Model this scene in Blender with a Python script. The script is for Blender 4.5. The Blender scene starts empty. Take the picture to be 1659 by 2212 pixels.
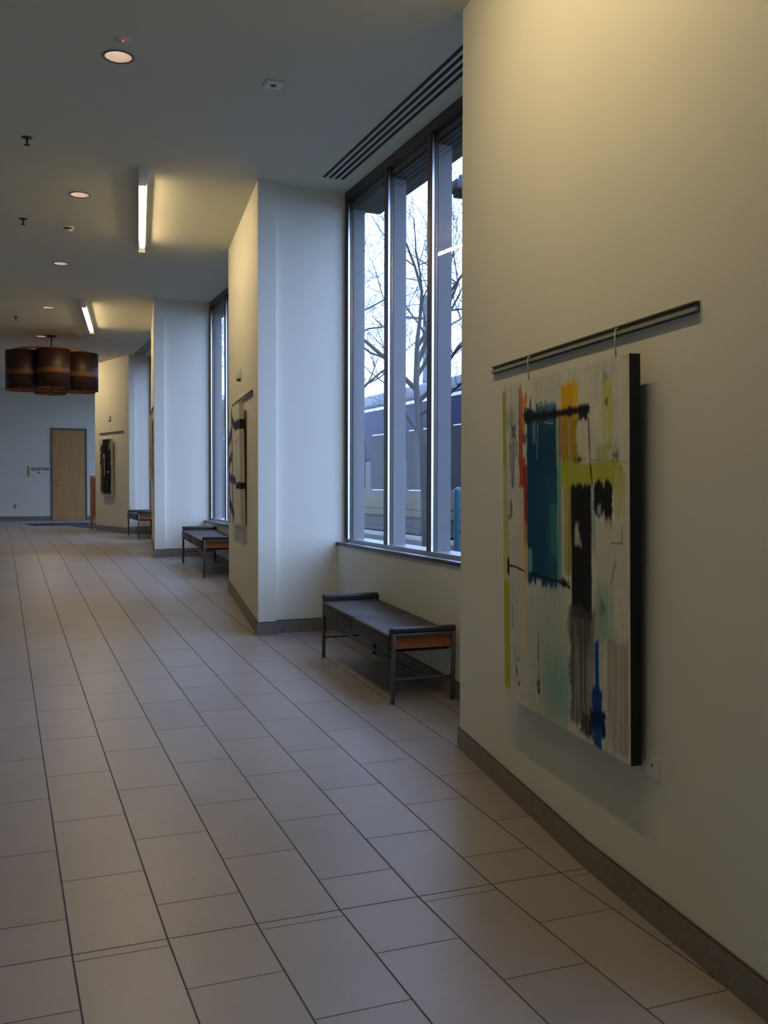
import bpy, bmesh, math, random
import numpy as np
from mathutils import Vector, Matrix
from mathutils.geometry import delaunay_2d_cdt

S = bpy.context.scene
COL = S.collection
PI = math.pi

# ------------------------------------------------------------------ camera
F_PX, VX, HY, ROLL, EYE = 2100.0, -8.0, 1048.0, math.radians(0.13), 1.519
yaw = math.atan((829.5 - VX) / F_PX)
pitch = math.atan((1106 - HY) / F_PX)
fw = Vector((math.sin(yaw) * math.cos(pitch), math.cos(yaw) * math.cos(pitch), -math.sin(pitch)))
rt = Vector((math.cos(yaw), -math.sin(yaw), 0))
up = rt.cross(fw)
rt2 = rt * math.cos(ROLL) + up * math.sin(ROLL)
up2 = up * math.cos(ROLL) - rt * math.sin(ROLL)
cd = bpy.data.cameras.new('camera')
cd.sensor_fit = 'VERTICAL'
cd.sensor_height = 36.0
cd.lens = F_PX / 2212 * 36.0
cd.clip_start, cd.clip_end = 0.05, 300
cam = bpy.data.objects.new('camera', cd)
COL.objects.link(cam)
m = Matrix((rt2, up2, -fw)).transposed().to_4x4()
m.translation = (0, 0, EYE)
cam.matrix_world = m
S.camera = cam

# ------------------------------------------------------------------ light and exposure
S.view_settings.view_transform = 'Standard'
S.view_settings.look = 'None'
S.view_settings.exposure = 0.2
S.view_settings.gamma = 1.0
S.cycles.use_denoising = True
S.cycles.max_bounces = 10
S.cycles.diffuse_bounces = 6
S.cycles.transparent_max_bounces = 16
SKY_STRENGTH = 5.7
LAMP_STRENGTH = 60.0
CAN_STRENGTH = 8.0
BULB_STRENGTH = 1.0
world = bpy.data.worlds.new('overcast_sky')
S.world = world
world.use_nodes = True
wn, wl = world.node_tree.nodes, world.node_tree.links
bg = wn['Background']
tc = wn.new('ShaderNodeTexCoord')
sp = wn.new('ShaderNodeSeparateXYZ')
cr = wn.new('ShaderNodeValToRGB')
cr.color_ramp.elements[0].position = 0.0
cr.color_ramp.elements[0].color = (0.43, 0.60, 1.0, 1)
cr.color_ramp.elements[1].position = 0.9
cr.color_ramp.elements[1].color = (0.41, 0.58, 1.0, 1)
wl.new(tc.outputs['Generated'], sp.inputs[0])
wl.new(sp.outputs['Z'], cr.inputs[0])
wl.new(cr.outputs[0], bg.inputs['Color'])
bg.inputs['Strength'].default_value = SKY_STRENGTH

def portal(name, x, y0, y1, z0, z1):
    ld = bpy.data.lights.new(name, 'AREA')
    ld.shape = 'RECTANGLE'
    ld.size, ld.size_y = z1 - z0, y1 - y0
    ld.cycles.is_portal = True
    o = bpy.data.objects.new(name, ld)
    COL.objects.link(o)
    o.location = (x, (y0 + y1) / 2, (z0 + z1) / 2)
    o.rotation_euler = (0, PI / 2, 0)      # local -Z looks towards -X
    return o
portal('window_portal', 3.05, 4.80, 8.10, 1.02, 4.05)
portal('window_portal', 3.05, 10.58, 13.70, 1.02, 4.05)
portal('window_portal', 3.05, 16.66, 19.78, 1.02, 4.05)
portal('window_portal', 3.05, -1.14, 2.11, 1.02, 4.05)
portal('window_portal', 4.3, 22.3, 27.3, 0.56, 4.08)

# ------------------------------------------------------------------ materials
def new_mat(name):
    mt = bpy.data.materials.new(name)
    mt.use_nodes = True
    return mt, mt.node_tree.nodes, mt.node_tree.links, mt.node_tree.nodes['Principled BSDF']

def mat(name, col, rough=0.5, metal=0.0, var=0.0, scale=8.0, bump=0.0, bscale=200.0, spec=0.5, stretch=None):
    mt, n, l, b = new_mat(name)
    b.inputs['Base Color'].default_value = (*col, 1)
    b.inputs['Roughness'].default_value = rough
    b.inputs['Metallic'].default_value = metal
    b.inputs['Specular IOR Level'].default_value = spec
    t = n.new('ShaderNodeTexCoord')
    src = t.outputs['Object']
    if stretch:
        mp = n.new('ShaderNodeMapping'); mp.inputs['Scale'].default_value = stretch
        l.new(src, mp.inputs[0]); src = mp.outputs[0]
    if var:
        nz = n.new('ShaderNodeTexNoise'); nz.inputs['Scale'].default_value = scale
        nz.inputs['Detail'].default_value = 6
        l.new(src, nz.inputs['Vector'])
        r = n.new('ShaderNodeValToRGB')
        r.color_ramp.elements[0].position = 0.3
        r.color_ramp.elements[1].position = 0.7
        r.color_ramp.elements[0].color = (*[max(0, c * (1 - var)) for c in col], 1)
        r.color_ramp.elements[1].color = (*[min(1, c * (1 + var)) for c in col], 1)
        l.new(nz.outputs['Fac'], r.inputs[0]); l.new(r.outputs[0], b.inputs['Base Color'])
    if bump:
        nb = n.new('ShaderNodeTexNoise'); nb.inputs['Scale'].default_value = bscale
        nb.inputs['Detail'].default_value = 3
        l.new(src, nb.inputs['Vector'])
        bp = n.new('ShaderNodeBump'); bp.inputs['Strength'].default_value = bump
        bp.inputs['Distance'].default_value = 0.002
        l.new(nb.outputs['Fac'], bp.inputs['Height']); l.new(bp.outputs[0], b.inputs['Normal'])
    return mt

def emit(name, col, strength):
    mt = bpy.data.materials.new(name); mt.use_nodes = True
    n, l = mt.node_tree.nodes, mt.node_tree.links
    n.remove(n['Principled BSDF'])
    e = n.new('ShaderNodeEmission'); e.inputs[0].default_value = (*col, 1); e.inputs[1].default_value = strength
    l.new(e.outputs[0], n['Material Output'].inputs[0])
    return mt

def glass_mat(name, tint):
    mt = bpy.data.materials.new(name); mt.use_nodes = True
    n, l = mt.node_tree.nodes, mt.node_tree.links
    n.remove(n['Principled BSDF'])
    tr = n.new('ShaderNodeBsdfTransparent'); tr.inputs[0].default_value = (*tint, 1)
    gl = n.new('ShaderNodeBsdfGlossy'); gl.inputs['Roughness'].default_value = 0.0
    gl.inputs['Color'].default_value = (1, 1, 1, 1)
    lw = n.new('ShaderNodeLayerWeight')                 # Schlick term of a double pane
    pw = n.new('ShaderNodeMath'); pw.operation = 'POWER'; pw.inputs[1].default_value = 5.0
    fr = n.new('ShaderNodeMapRange'); fr.inputs[3].default_value = 0.085; fr.inputs[4].default_value = 1.0
    l.new(lw.outputs['Facing'], pw.inputs[0]); l.new(pw.outputs[0], fr.inputs[0])
    mx = n.new('ShaderNodeMixShader')
    l.new(fr.outputs[0], mx.inputs[0]); l.new(tr.outputs[0], mx.inputs[1]); l.new(gl.outputs[0], mx.inputs[2])
    l.new(mx.outputs[0], n['Material Output'].inputs[0])
    return mt

def attr_mat(name, rough=0.8):
    mt, n, l, b = new_mat(name)
    a = n.new('ShaderNodeVertexColor'); a.layer_name = 'paint'
    l.new(a.outputs[0], b.inputs['Base Color'])
    b.inputs['Roughness'].default_value = rough
    b.inputs['Specular IOR Level'].default_value = 0.15
    nb = n.new('ShaderNodeTexNoise'); nb.inputs['Scale'].default_value = 120
    t = n.new('ShaderNodeTexCoord'); l.new(t.outputs['Object'], nb.inputs['Vector'])
    bp = n.new('ShaderNodeBump'); bp.inputs['Strength'].default_value = 0.25; bp.inputs['Distance'].default_value = 0.002
    l.new(nb.outputs['Fac'], bp.inputs['Height']); l.new(bp.outputs[0], b.inputs['Normal'])
    return mt

def floor_mat():
    """300 x 600 mm porcelain tiles, half-bond along the corridor, dark grout, one movement joint."""
    mt, n, l, b = new_mat('porcelain_tile')
    def mth(op, a, c=None, d=None):
        q = n.new('ShaderNodeMath'); q.operation = op
        for i, v in enumerate((a, c, d)):
            if v is None: continue
            if isinstance(v, (int, float)): q.inputs[i].default_value = v
            else: l.new(v, q.inputs[i])
        return q.outputs[0]
    g = n.new('ShaderNodeNewGeometry')
    s = n.new('ShaderNodeSeparateXYZ'); l.new(g.outputs['Position'], s.inputs[0])
    x, y = s.outputs['X'], s.outputs['Y']
    cx = mth('DIVIDE', mth('SUBTRACT', x, 0.215 - 30 * 0.305), 0.305)
    col = mth('FLOOR', cx)
    fx = mth('MULTIPLY', mth('FRACT', cx), 0.305)
    odd = mth('MODULO', col, 2.0)                       # 0 for the column right of x=.215
    cy = mth('ADD', mth('DIVIDE', mth('SUBTRACT', y, 3.80 - 30 * 0.6), 0.6), mth('MULTIPLY', odd, 0.5))
    row = mth('FLOOR', cy)
    fy = mth('MULTIPLY', mth('FRACT', cy), 0.6)
    ex = mth('MINIMUM', fx, mth('SUBTRACT', 0.305, fx))
    ey = mth('MINIMUM', fy, mth('SUBTRACT', 0.6, fy))
    ej = mth('ABSOLUTE', mth('SUBTRACT', y, 3.25))
    ee = mth('MINIMUM', mth('MINIMUM', ex, mth('MULTIPLY', ey, 1.35)), ej)
    mask = n.new('ShaderNodeMapRange'); mask.inputs[1].default_value = 0.0022; mask.inputs[2].default_value = 0.0040
    l.new(ee, mask.inputs[0])                           # 0 = grout, 1 = tile
    cv = n.new('ShaderNodeCombineXYZ'); l.new(col, cv.inputs[0]); l.new(row, cv.inputs[1])
    wn_ = n.new('ShaderNodeTexWhiteNoise'); wn_.noise_dimensions = '2D'; l.new(cv.outputs[0], wn_.inputs['Vector'])
    nz = n.new('ShaderNodeTexNoise'); nz.inputs['Scale'].default_value = 3.0; nz.inputs['Detail'].default_value = 8
    l.new(g.outputs['Position'], nz.inputs['Vector'])
    fine = n.new('ShaderNodeTexNoise'); fine.inputs['Scale'].default_value = 130; fine.inputs['Detail'].default_value = 4
    l.new(g.outputs['Position'], fine.inputs['Vector'])
    tone = mth('ADD', mth('ADD', mth('MULTIPLY', wn_.outputs['Value'], 0.16), mth('MULTIPLY', nz.outputs['Fac'], 0.30)), mth('MULTIPLY', fine.outputs['Fac'], 0.45))
    ramp = n.new('ShaderNodeValToRGB')
    ramp.color_ramp.elements[0].position = 0.2; ramp.color_ramp.elements[0].color = (0.25, 0.220, 0.200, 1)
    ramp.color_ramp.elements[1].position = 0.75; ramp.color_ramp.elements[1].color = (0.36, 0.322, 0.295, 1)
    l.new(tone, ramp.inputs[0])
    mx = n.new('ShaderNodeMix'); mx.data_type = 'RGBA'
    mx.inputs[6].default_value = (0.055, 0.047, 0.043, 1)
    l.new(mask.outputs[0], mx.inputs[0]); l.new(ramp.outputs[0], mx.inputs[7])
    l.new(mx.outputs[2], b.inputs['Base Color'])
    rr = n.new('ShaderNodeMapRange'); rr.inputs[3].default_value = 0.8; rr.inputs[4].default_value = 0.36
    l.new(mask.outputs[0], rr.inputs[0]); l.new(rr.outputs[0], b.inputs['Roughness'])
    bp = n.new('ShaderNodeBump'); bp.inputs['Strength'].default_value = 0.4; bp.inputs['Distance'].default_value = 0.002
    l.new(mask.outputs[0], bp.inputs['Height']); l.new(bp.outputs[0], b.inputs['Normal'])
    return mt

def veneer_mat(name, dark, mid, light):
    """wood veneer drum: horizontal grain bands around the shade"""
    mt, n, l, b = new_mat(name)
    t = n.new('ShaderNodeTexCoord')
    s = n.new('ShaderNodeSeparateXYZ'); l.new(t.outputs['Object'], s.inputs[0])
    mp = n.new('ShaderNodeMapping'); mp.inputs['Scale'].default_value = (0.6, 0.6, 26)
    l.new(t.outputs['Object'], mp.inputs[0])
    nz = n.new('ShaderNodeTexNoise'); nz.inputs['Scale'].default_value = 1.0; nz.inputs['Detail'].default_value = 5
    l.new(mp.outputs[0], nz.inputs['Vector'])
    r = n.new('ShaderNodeValToRGB')
    r.color_ramp.elements[0].position = 0.35; r.color_ramp.elements[0].color = (*dark, 1)
    r.color_ramp.elements[1].position = 0.72; r.color_ramp.elements[1].color = (*mid, 1)
    l.new(nz.outputs['Fac'], r.inputs[0])
    b1 = n.new('ShaderNodeMath'); b1.operation = 'SUBTRACT'; b1.inputs[1].default_value = 0.275
    l.new(s.outputs['Z'], b1.inputs[0])
    b2 = n.new('ShaderNodeMath'); b2.operation = 'ABSOLUTE'; l.new(b1.outputs[0], b2.inputs[0])
    b3 = n.new('ShaderNodeMath'); b3.operation = 'LESS_THAN'; b3.inputs[1].default_value = 0.04
    l.new(b2.outputs[0], b3.inputs[0])
    mx = n.new('ShaderNodeMix'); mx.data_type = 'RGBA'; mx.inputs[7].default_value = (*light, 1)
    l.new(b3.outputs[0], mx.inputs[0]); l.new(r.outputs[0], mx.inputs[6])
    l.new(mx.outputs[2], b.inputs['Base Color'])
    b.inputs['Roughness'].default_value = 0.5
    return mt

M = {}
M['wall'] = mat('painted_plaster', (0.785, 0.775, 0.685), 0.75, bump=0.10, bscale=350)
M['ceiling'] = mat('ceiling_paint', (0.68, 0.67, 0.57), 0.85, bump=0.06, bscale=300)
M['olive'] = mat('olive_plaster', (0.36, 0.36, 0.22), 0.8)
M['floor'] = floor_mat()
M['base'] = mat('baseboard_tile', (0.22, 0.195, 0.175), 0.5, var=0.18, scale=40)
M['basecap'] = mat('baseboard_cap', (0.085, 0.06, 0.045), 0.45)
M['bronze'] = mat('bronze_aluminium', (0.055, 0.048, 0.045), 0.38, 0.5)
M['silver'] = mat('silver_bead', (0.72, 0.72, 0.72), 0.25, 0.9)
M['fin'] = mat('grey_fin', (0.13, 0.132, 0.14), 0.6, var=0.05, scale=20)
M['sill'] = mat('sill_metal', (0.32, 0.33, 0.36), 0.35, 0.5)
M['glass'] = glass_mat('window_glass', (0.80, 0.83, 0.85))
M['slot'] = mat('black_slot', (0.008, 0.008, 0.01), 0.6)
M['white'] = mat('white_plastic', (0.78, 0.77, 0.73), 0.45)
M['enamel'] = mat('white_enamel', (0.82, 0.81, 0.78), 0.35)
M['rail'] = mat('rail_aluminium', (0.30, 0.29, 0.25), 0.45, 0.2)
M['railgroove'] = mat('rail_groove', (0.11, 0.11, 0.095), 0.5, 0.3)
M['wire'] = mat('hanger_cord', (0.62, 0.60, 0.52), 0.5)
M['black_edge'] = mat('canvas_edge_black', (0.006, 0.006, 0.010), 0.6)
M['cream_edge'] = mat('canvas_edge_cream', (0.66, 0.62, 0.50), 0.6)
M['leather'] = mat('dark_leather', (0.042, 0.033, 0.028), 0.48, spec=0.35, var=0.12, scale=30, bump=0.25, bscale=260)
M['leather_top'] = mat('dark_leather_bolster', (0.026, 0.022, 0.023), 0.42, bump=0.2, bscale=260)
M['steel'] = mat('grey_steel', (0.13, 0.13, 0.135), 0.42, 0.6)
M['cherry'] = mat('cherry_wood', (0.32, 0.105, 0.035), 0.42, var=0.28, scale=6, stretch=(14, 1.2, 22))
M['maple'] = mat('maple_veneer', (0.52, 0.29, 0.105), 0.45, var=0.14, scale=3, stretch=(9, 9, 0.6))
M['pine'] = mat('oak_stand_wood', (0.42, 0.21, 0.09), 0.5, var=0.3, scale=4, stretch=(8, 8, 1))
M['doorframe'] = mat('door_frame_paint', (0.11, 0.12, 0.14), 0.45)
M['chrome'] = mat('brushed_chrome', (0.62, 0.62, 0.62), 0.25, 1.0)
M['navy_mat'] = mat('navy_carpet_mat', (0.022, 0.030, 0.085), 0.95, var=0.3, scale=200)
M['dark_mat'] = mat('charcoal_carpet_mat', (0.018, 0.018, 0.030), 0.95, var=0.3, scale=200)
M['ink'] = mat('sign_ink', (0.02, 0.02, 0.03), 0.5)
M['sign'] = mat('sign_panel', (0.80, 0.78, 0.74), 0.4)
M['lime'] = mat('sign_green', (0.36, 0.40, 0.05), 0.5)
M['dark'] = mat('dark_plastic', (0.03, 0.03, 0.03), 0.5)
M['outlet'] = mat('outlet_plate', (0.62, 0.56, 0.47), 0.45)
M['sprink'] = mat('sprinkler_metal', (0.06, 0.06, 0.055), 0.4, 0.7)
M['reflector'] = mat('can_reflector', (0.80, 0.76, 0.72), 0.35, 0.25)
M['trim_ring'] = mat('can_trim', (0.20, 0.18, 0.16), 0.4, 0.4)
M['lamp'] = emit('fluorescent_tube', (1.0, 0.75, 0.40), LAMP_STRENGTH)
M['can'] = emit('downlight_lamp', (1.0, 0.78, 0.60), CAN_STRENGTH)
M['bulb'] = emit('pendant_bulb', (1.0, 0.46, 0.18), BULB_STRENGTH)
M['led'] = emit('red_led', (1.0, 0.03, 0.04), 2.5)
M['veneer'] = veneer_mat('walnut_veneer', (0.010, 0.004, 0.004), (0.055, 0.016, 0.010), (0.15, 0.062, 0.030))
M['veneer_in'] = mat('veneer_lining', (0.42, 0.20, 0.085), 0.55)
M['bark'] = mat('tree_bark', (0.030, 0.027, 0.028), 0.9, var=0.3, scale=12)
M['teal'] = mat('teal_paint', (0.012, 0.085, 0.125), 0.5)
M['cable'] = mat('dark_cable', (0.008, 0.008, 0.008), 0.7, 0.0, spec=0.1)
M['asphalt'] = mat('asphalt', (0.022, 0.023, 0.026), 0.9, var=0.25, scale=30)
M['grass'] = mat('winter_grass', (0.028, 0.034, 0.022), 0.95, var=0.5, scale=10)
M['curb'] = mat('white_curb', (0.45, 0.45, 0.45), 0.7)
M['t_blue'] = mat('train_blue', (0.007, 0.011, 0.055), 0.5, spec=0.1)
M['t_silver'] = mat('train_silver', (0.065, 0.067, 0.073), 0.5, spec=0.2)
M['t_yellow'] = mat('train_yellow', (0.085, 0.072, 0.018), 0.5, spec=0.2)
M['t_roof'] = mat('train_roof', (0.20, 0.22, 0.24), 0.6)
M['t_dark'] = mat('train_underframe', (0.015, 0.015, 0.018), 0.7)
M['t_glass'] = mat('train_glass', (0.010, 0.010, 0.013), 0.35, spec=0.03)
M['t_trim'] = mat('train_trim', (0.5, 0.5, 0.52), 0.3, 0.6)
M['pole'] = mat('pole_grey', (0.10, 0.11, 0.13), 0.7)
M['head'] = mat('lamp_head_grey', (0.025, 0.027, 0.030), 0.6)
M['brick'] = mat('tan_brick', (0.30, 0.25, 0.19), 0.85, var=0.2, scale=3)

# ------------------------------------------------------------------ mesh helpers
class MB:
    def __init__(s): s.v, s.f, s.sm = [], [], []
    def add(s, vs, fs, smooth=False):
        o = len(s.v); s.v += [tuple(p) for p in vs]
        s.f += [tuple(i + o for i in f) for f in fs]; s.sm += [smooth] * len(fs)
        return s
    def box(s, a, b, fn=None):
        x0, y0, z0 = a; x1, y1, z1 = b
        vs = [(x, y, z) for z in (z0, z1) for y in (y0, y1) for x in (x0, x1)]
        if fn: vs = [fn(*p) for p in vs]
        return s.add(vs, [(0, 2, 3, 1), (4, 5, 7, 6), (0, 1, 5, 4), (2, 6, 7, 3), (0, 4, 6, 2), (1, 3, 7, 5)])
    def hexa(s, v8):
        return s.add(v8, [(0, 2, 3, 1), (4, 5, 7, 6), (0, 1, 5, 4), (2, 6, 7, 3), (0, 4, 6, 2), (1, 3, 7, 5)])
    def prism(s, poly, zb, zt):
        """poly: xy ring; zb / zt constants or functions of (x, y)"""
        n = len(poly)
        q = lambda z, p: z(*p) if callable(z) else z
        vs = [(p[0], p[1], q(zb, p)) for p in poly] + [(p[0], p[1], q(zt, p)) for p in poly]
        fs = [tuple(range(n))[::-1], tuple(range(n, 2 * n))] + [(i, (i + 1) % n, n + (i + 1) % n, n + i) for i in range(n)]
        return s.add(vs, fs)
    def tube(s, pts, r, n=8, cap=True, smooth=True):
        pts = [Vector(p) for p in pts]
        rs = r if isinstance(r, (list, tuple)) else [r] * len(pts)
        vs, fs = [], []
        ref = None
        for i, p in enumerate(pts):
            t = (pts[min(i + 1, len(pts) - 1)] - pts[max(i - 1, 0)]).normalized()
            if ref is None:
                ref = t.orthogonal().normalized()
            a = (ref - t * ref.dot(t)).normalized(); ref = a; b = t.cross(a)
            for k in range(n):
                w = 2 * PI * k / n
                vs.append(p + (a * math.cos(w) + b * math.sin(w)) * rs[i])
        for i in range(len(pts) - 1):
            for k in range(n):
                k2 = (k + 1) % n
                fs.append((i * n + k, i * n + k2, (i + 1) * n + k2, (i + 1) * n + k))
        s.add(vs, fs, smooth)
        if cap:
            o = len(s.v) - len(vs)
            s.f += [tuple(o + k for k in range(n))[::-1], tuple(o + (len(pts) - 1) * n + k for k in range(n))]
            s.sm += [False, False]
        return s
    def lathe(s, prof, c=(0, 0, 0), n=32, smooth=True, closed=False):
        vs, fs = [], []
        for r, z in prof:
            for k in range(n):
                w = 2 * PI * k / n
                vs.append((c[0] + r * math.cos(w), c[1] + r * math.sin(w), c[2] + z))
        mlen = len(prof)
        for i in range(mlen if closed else mlen - 1):
            j = (i + 1) % mlen
            for k in range(n):
                k2 = (k + 1) % n
                fs.append((i * n + k, i * n + k2, j * n + k2, j * n + k))
        return s.add(vs, fs, smooth)
    def rbox(s, a, b, r=0.01, seg=3, fn=None):
        """box with rounded edges"""
        bm = bmesh.new()
        bmesh.ops.create_cube(bm, size=1)
        for v in bm.verts:
            v.co = Vector([(a[i] + b[i]) / 2 + v.co[i] * (b[i] - a[i]) for i in range(3)])
        bmesh.ops.bevel(bm, geom=bm.edges[:], offset=r, segments=seg, profile=0.5, affect='EDGES')
        bm.verts.index_update()
        vs = [tuple(fn(*v.co)) if fn else tuple(v.co) for v in bm.verts]
        s.add(vs, [tuple(v.index for v in f.verts) for f in bm.faces], True)
        bm.free()
        return s
    def build(s, name, material, parent=None, fix=True):
        me = bpy.data.meshes.new(name)
        me.from_pydata(s.v, [], s.f); me.update()
        me.polygons.foreach_set('use_smooth', s.sm)
        if fix:
            bm = bmesh.new(); bm.from_mesh(me)
            bmesh.ops.recalc_face_normals(bm, faces=bm.faces[:]); bm.to_mesh(me); bm.free()
        if material: me.materials.append(material)
        o = bpy.data.objects.new(name, me); COL.objects.link(o)
        if parent: o.parent = parent
        return o

def tag(o, label, cat, group=None):
    o['label'] = label; o['category'] = cat
    if group: o['group'] = group
    return o
def thing(name, label, cat, loc=(0, 0, 0), rot=(0, 0, 0), group=None):
    o = bpy.data.objects.new(name, None); COL.objects.link(o)
    o.location = loc; o.rotation_euler = rot; o.empty_display_size = 0.1
    return tag(o, label, cat, group)
def struct(o): o['kind'] = 'structure'; return o
def sempty(name, loc=(0, 0, 0)):
    o = bpy.data.objects.new(name, None); COL.objects.link(o); o.location = loc
    return struct(o)
def dup(root, loc, rot, label, group=None):
    r = root.copy(); COL.objects.link(r); r.location = loc; r.rotation_euler = rot; r['label'] = label
    if group: r['group'] = group
    for ch in list(root.children):
        c = ch.copy(); COL.objects.link(c); c.parent = r
        for g in ch.children:
            d = g.copy(); COL.objects.link(d); d.parent = c
    return r

# ------------------------------------------------------------------ the corridor shell
RAMP0, SLOPE, LAND = 3.25, 0.049, 0.545
RAMP1 = RAMP0 + LAND / SLOPE
CZ = 4.08
def fz(x, y):
    return min(LAND, max(0.0, (y - RAMP0) * SLOPE))
TILT = math.atan(SLOPE)
YB, YF, XL, XO = -4.0, 27.8, -4.4, 2.95
XS, XG = 2.80, 2.895            # room face of the sill wall, window glass
SILL = 1.015

b = MB()
xs0, xs1 = XL - 0.1, 4.2
ys = [YB - 0.1, RAMP0, RAMP1, YF + 0.1]
vs = [(x, y, fz(0, y)) for y in ys for x in (xs0, XO)]
b.add(vs, [(2 * i, 2 * i + 1, 2 * i + 3, 2 * i + 2) for i in range(3)])
b.add([(x, y, LAND) for y in (21.45, ys[-1]) for x in (XO, xs1)], [(0, 1, 3, 2)])
b.add([(x, y, -0.25) for y in (ys[0], ys[-1]) for x in (xs0, XO)], [(0, 2, 3, 1)])
struct(b.build('floor', M['floor'], fix=False))

CANS = [(0.700, 6.065), (0.708, 9.05), (0.718, 11.93), (0.728, 14.95), (0.745, 17.9)]
CAN_R = 0.083
def ceiling():
    pts, edges = [], []
    ring = [(xs0, ys[0]), (3.25, ys[0]), (3.25, 21.45), (xs1, 21.45), (xs1, ys[-1]), (xs0, ys[-1])]
    loops = [ring]
    for cx_, cy_ in CANS:
        loops.append([(cx_ + CAN_R * math.cos(-2 * PI * k / 32), cy_ + CAN_R * math.sin(-2 * PI * k / 32)) for k in range(32)])
    for lp in loops:
        o = len(pts); pts += [Vector(p) for p in lp]
        edges += [(o + i, o + (i + 1) % len(lp)) for i in range(len(lp))]
    v, e, f, *_ = delaunay_2d_cdt(pts, edges, [], 2, 1e-6)
    keep = []
    for t in f:
        c = sum((v[i] for i in t), Vector((0, 0))) / len(t)
        if all((c - Vector(q)).length > CAN_R * 0.98 for q in CANS): keep.append(tuple(t))
    q = MB(); q.add([(p.x, p.y, CZ) for p in v], keep)
    q.add([(x, y, CZ + 0.3) for y in (ys[0], ys[-1]) for x in (xs0, 3.25)], [(0, 1, 3, 2)])
    return q.build('ceiling', M['ceiling'], fix=False)
struct(ceiling())

def wall_prism(name, poly, zt=CZ, mt='wall'):
    return struct(MB().prism(poly, lambda x, y: fz(x, y) - 0.15, zt).build(name, M[mt]))

# slanted wall slabs with the returns behind them, one per bay (anticlockwise from the near corner)
W1A, W1D = Vector((2.362, 4.787)), Vector((-0.1245, -0.9922))
P2N, P2F = Vector((2.064, 8.060)), Vector((2.373, 10.554))
P3N, P3F = Vector((2.032, 13.655)), Vector((2.424, 16.62))
P4N, P4F = Vector((2.446, 19.745)), Vector((1.970, 21.58))
W1B = W1A + W1D * 2.74
wall_prism('wall_right_1', [tuple(W1B), (2.18, W1B.y + 0.004), (2.18, 2.13), (XO, 2.13), (XO, W1A.y), tuple(W1A), tuple(W1A + W1D * 1.56)])
wall_prism('wall_right_5', [(2.02, YB), (XO, YB), (XO, -1.16), (2.38, -1.16)])
wall_prism('wall_right_2', [tuple(P2N), (2.222, 8.065), (2.222, 8.125), (XO, 8.125), (XO, 10.554), tuple(P2F)])
wall_prism('wall_right_3', [tuple(P3N), (2.170, 13.658), (2.170, 13.715), (XO, 13.715), (XO, 16.62), (2.424, 16.62), (2.128, 14.38)])
wall_prism('wall_right_4', [tuple(P4N), (2.560, 19.745), (2.560, 19.80), (XO, 19.80), (XO, 21.58), tuple(P4F)])
wall_prism('wall_far', [(XL, YF), (4.2, YF), (4.2, YF + 0.2), (XL, YF + 0.2)])
wall_prism('wall_left', [(XL - 0.2, YB), (XL, YB), (XL, 25.0), (XL - 0.2, 25.0)], CZ, 'olive')
wall_prism('wall_left_2', [(XL - 0.2, 25.0), (XL, 25.0), (XL, 27.0), (XL - 0.2, 27.0)], LAND + 0.02, 'olive')
struct(MB().box((XL - 0.2, 25.0, LAND + 0.92), (XL, 27.0, CZ)).build('wall_left_4', M['olive']))
wall_prism('wall_left_3', [(XL - 0.2, 27.0), (XL, 27.0), (XL, YF + 0.2), (XL - 0.2, YF + 0.2)], CZ, 'olive')
wall_prism('wall_back', [(XL, YB - 0.2), (XO, YB - 0.2), (XO, YB), (XL, YB)])
wall_prism('wall_side_1', [(4.0, 21.58), (4.2, 21.58), (4.2, 22.3), (4.0, 22.3)])
wall_prism('wall_side_2', [(4.0, 27.3), (4.2, 27.3), (4.2, YF), (4.0, YF)])
wall_prism('wall_side_3', [(4.0, 22.3), (4.2, 22.3), (4.2, 27.3), (4.0, 27.3)], LAND + 0.02)
wall_prism('wall_return', [(XO, 21.40), (4.2, 21.40), (4.2, 21.58), (XO, 21.58)])
BAYS = [(4.787, 8.125), (10.554, 13.715), (16.62, 19.80), (-1.16, 2.13)]
for i, (y0, y1) in enumerate(BAYS):
    xw = XS - (0.055 if i == 1 else 0)
    wall_prism('wall_sill_%d' % (i + 1), [(xw, y0), (XO, y0), (XO, y1), (xw, y1)], SILL - 0.02)

def baseboard(name, path, side):
    """path: xy polyline on the wall face; side: +1 / -1 picks which side is the room"""
    pts = [Vector(path[0])]
    for p in path[1:]:
        p = Vector(p); a = pts[-1]
        for yk in (RAMP0, RAMP1):
            if (a.y - yk) * (p.y - yk) < 0: pts.append(a + (p - a) * ((yk - a.y) / (p.y - a.y)))
        if pts[-1] != a and (p.y - a.y) < 0: pts[len(pts) - 1:] = pts[len(pts) - 1:]
        pts.append(p)
    nrm = []
    for i in range(len(pts) - 1):
        d = (pts[i + 1] - pts[i]).normalized(); nrm.append(Vector((-d.y, d.x)) * side)
    def off(i, t):
        if i == 0: return pts[0] + nrm[0] * t
        if i == len(pts) - 1: return pts[-1] + nrm[-1] * t
        a, c = nrm[i - 1], nrm[i]
        mm = (a + c)
        return pts[i] + mm * (t / max(0.2, 1 + a.dot(c)))
    def strip(z0, z1, t):
        q = MB()
        for i in range(len(pts) - 1):
            A, B_, C, D = pts[i] - nrm[i] * 0.004, pts[i + 1] - nrm[i] * 0.004, off(i, t), off(i + 1, t)
            v = []
            for dz in (z0, z1):
                v += [(A.x, A.y, fz(0, A.y) + dz), (B_.x, B_.y, fz(0, B_.y) + dz), (C.x, C.y, fz(0, C.y) + dz), (D.x, D.y, fz(0, D.y) + dz)]
            q.hexa(v)
        return q
    o = struct(strip(-0.005, 0.106, 0.012).build(name, M['base']))
    strip(0.106, 0.113, 0.009).build('cap_strip', M['basecap'], o)
    return o
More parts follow.
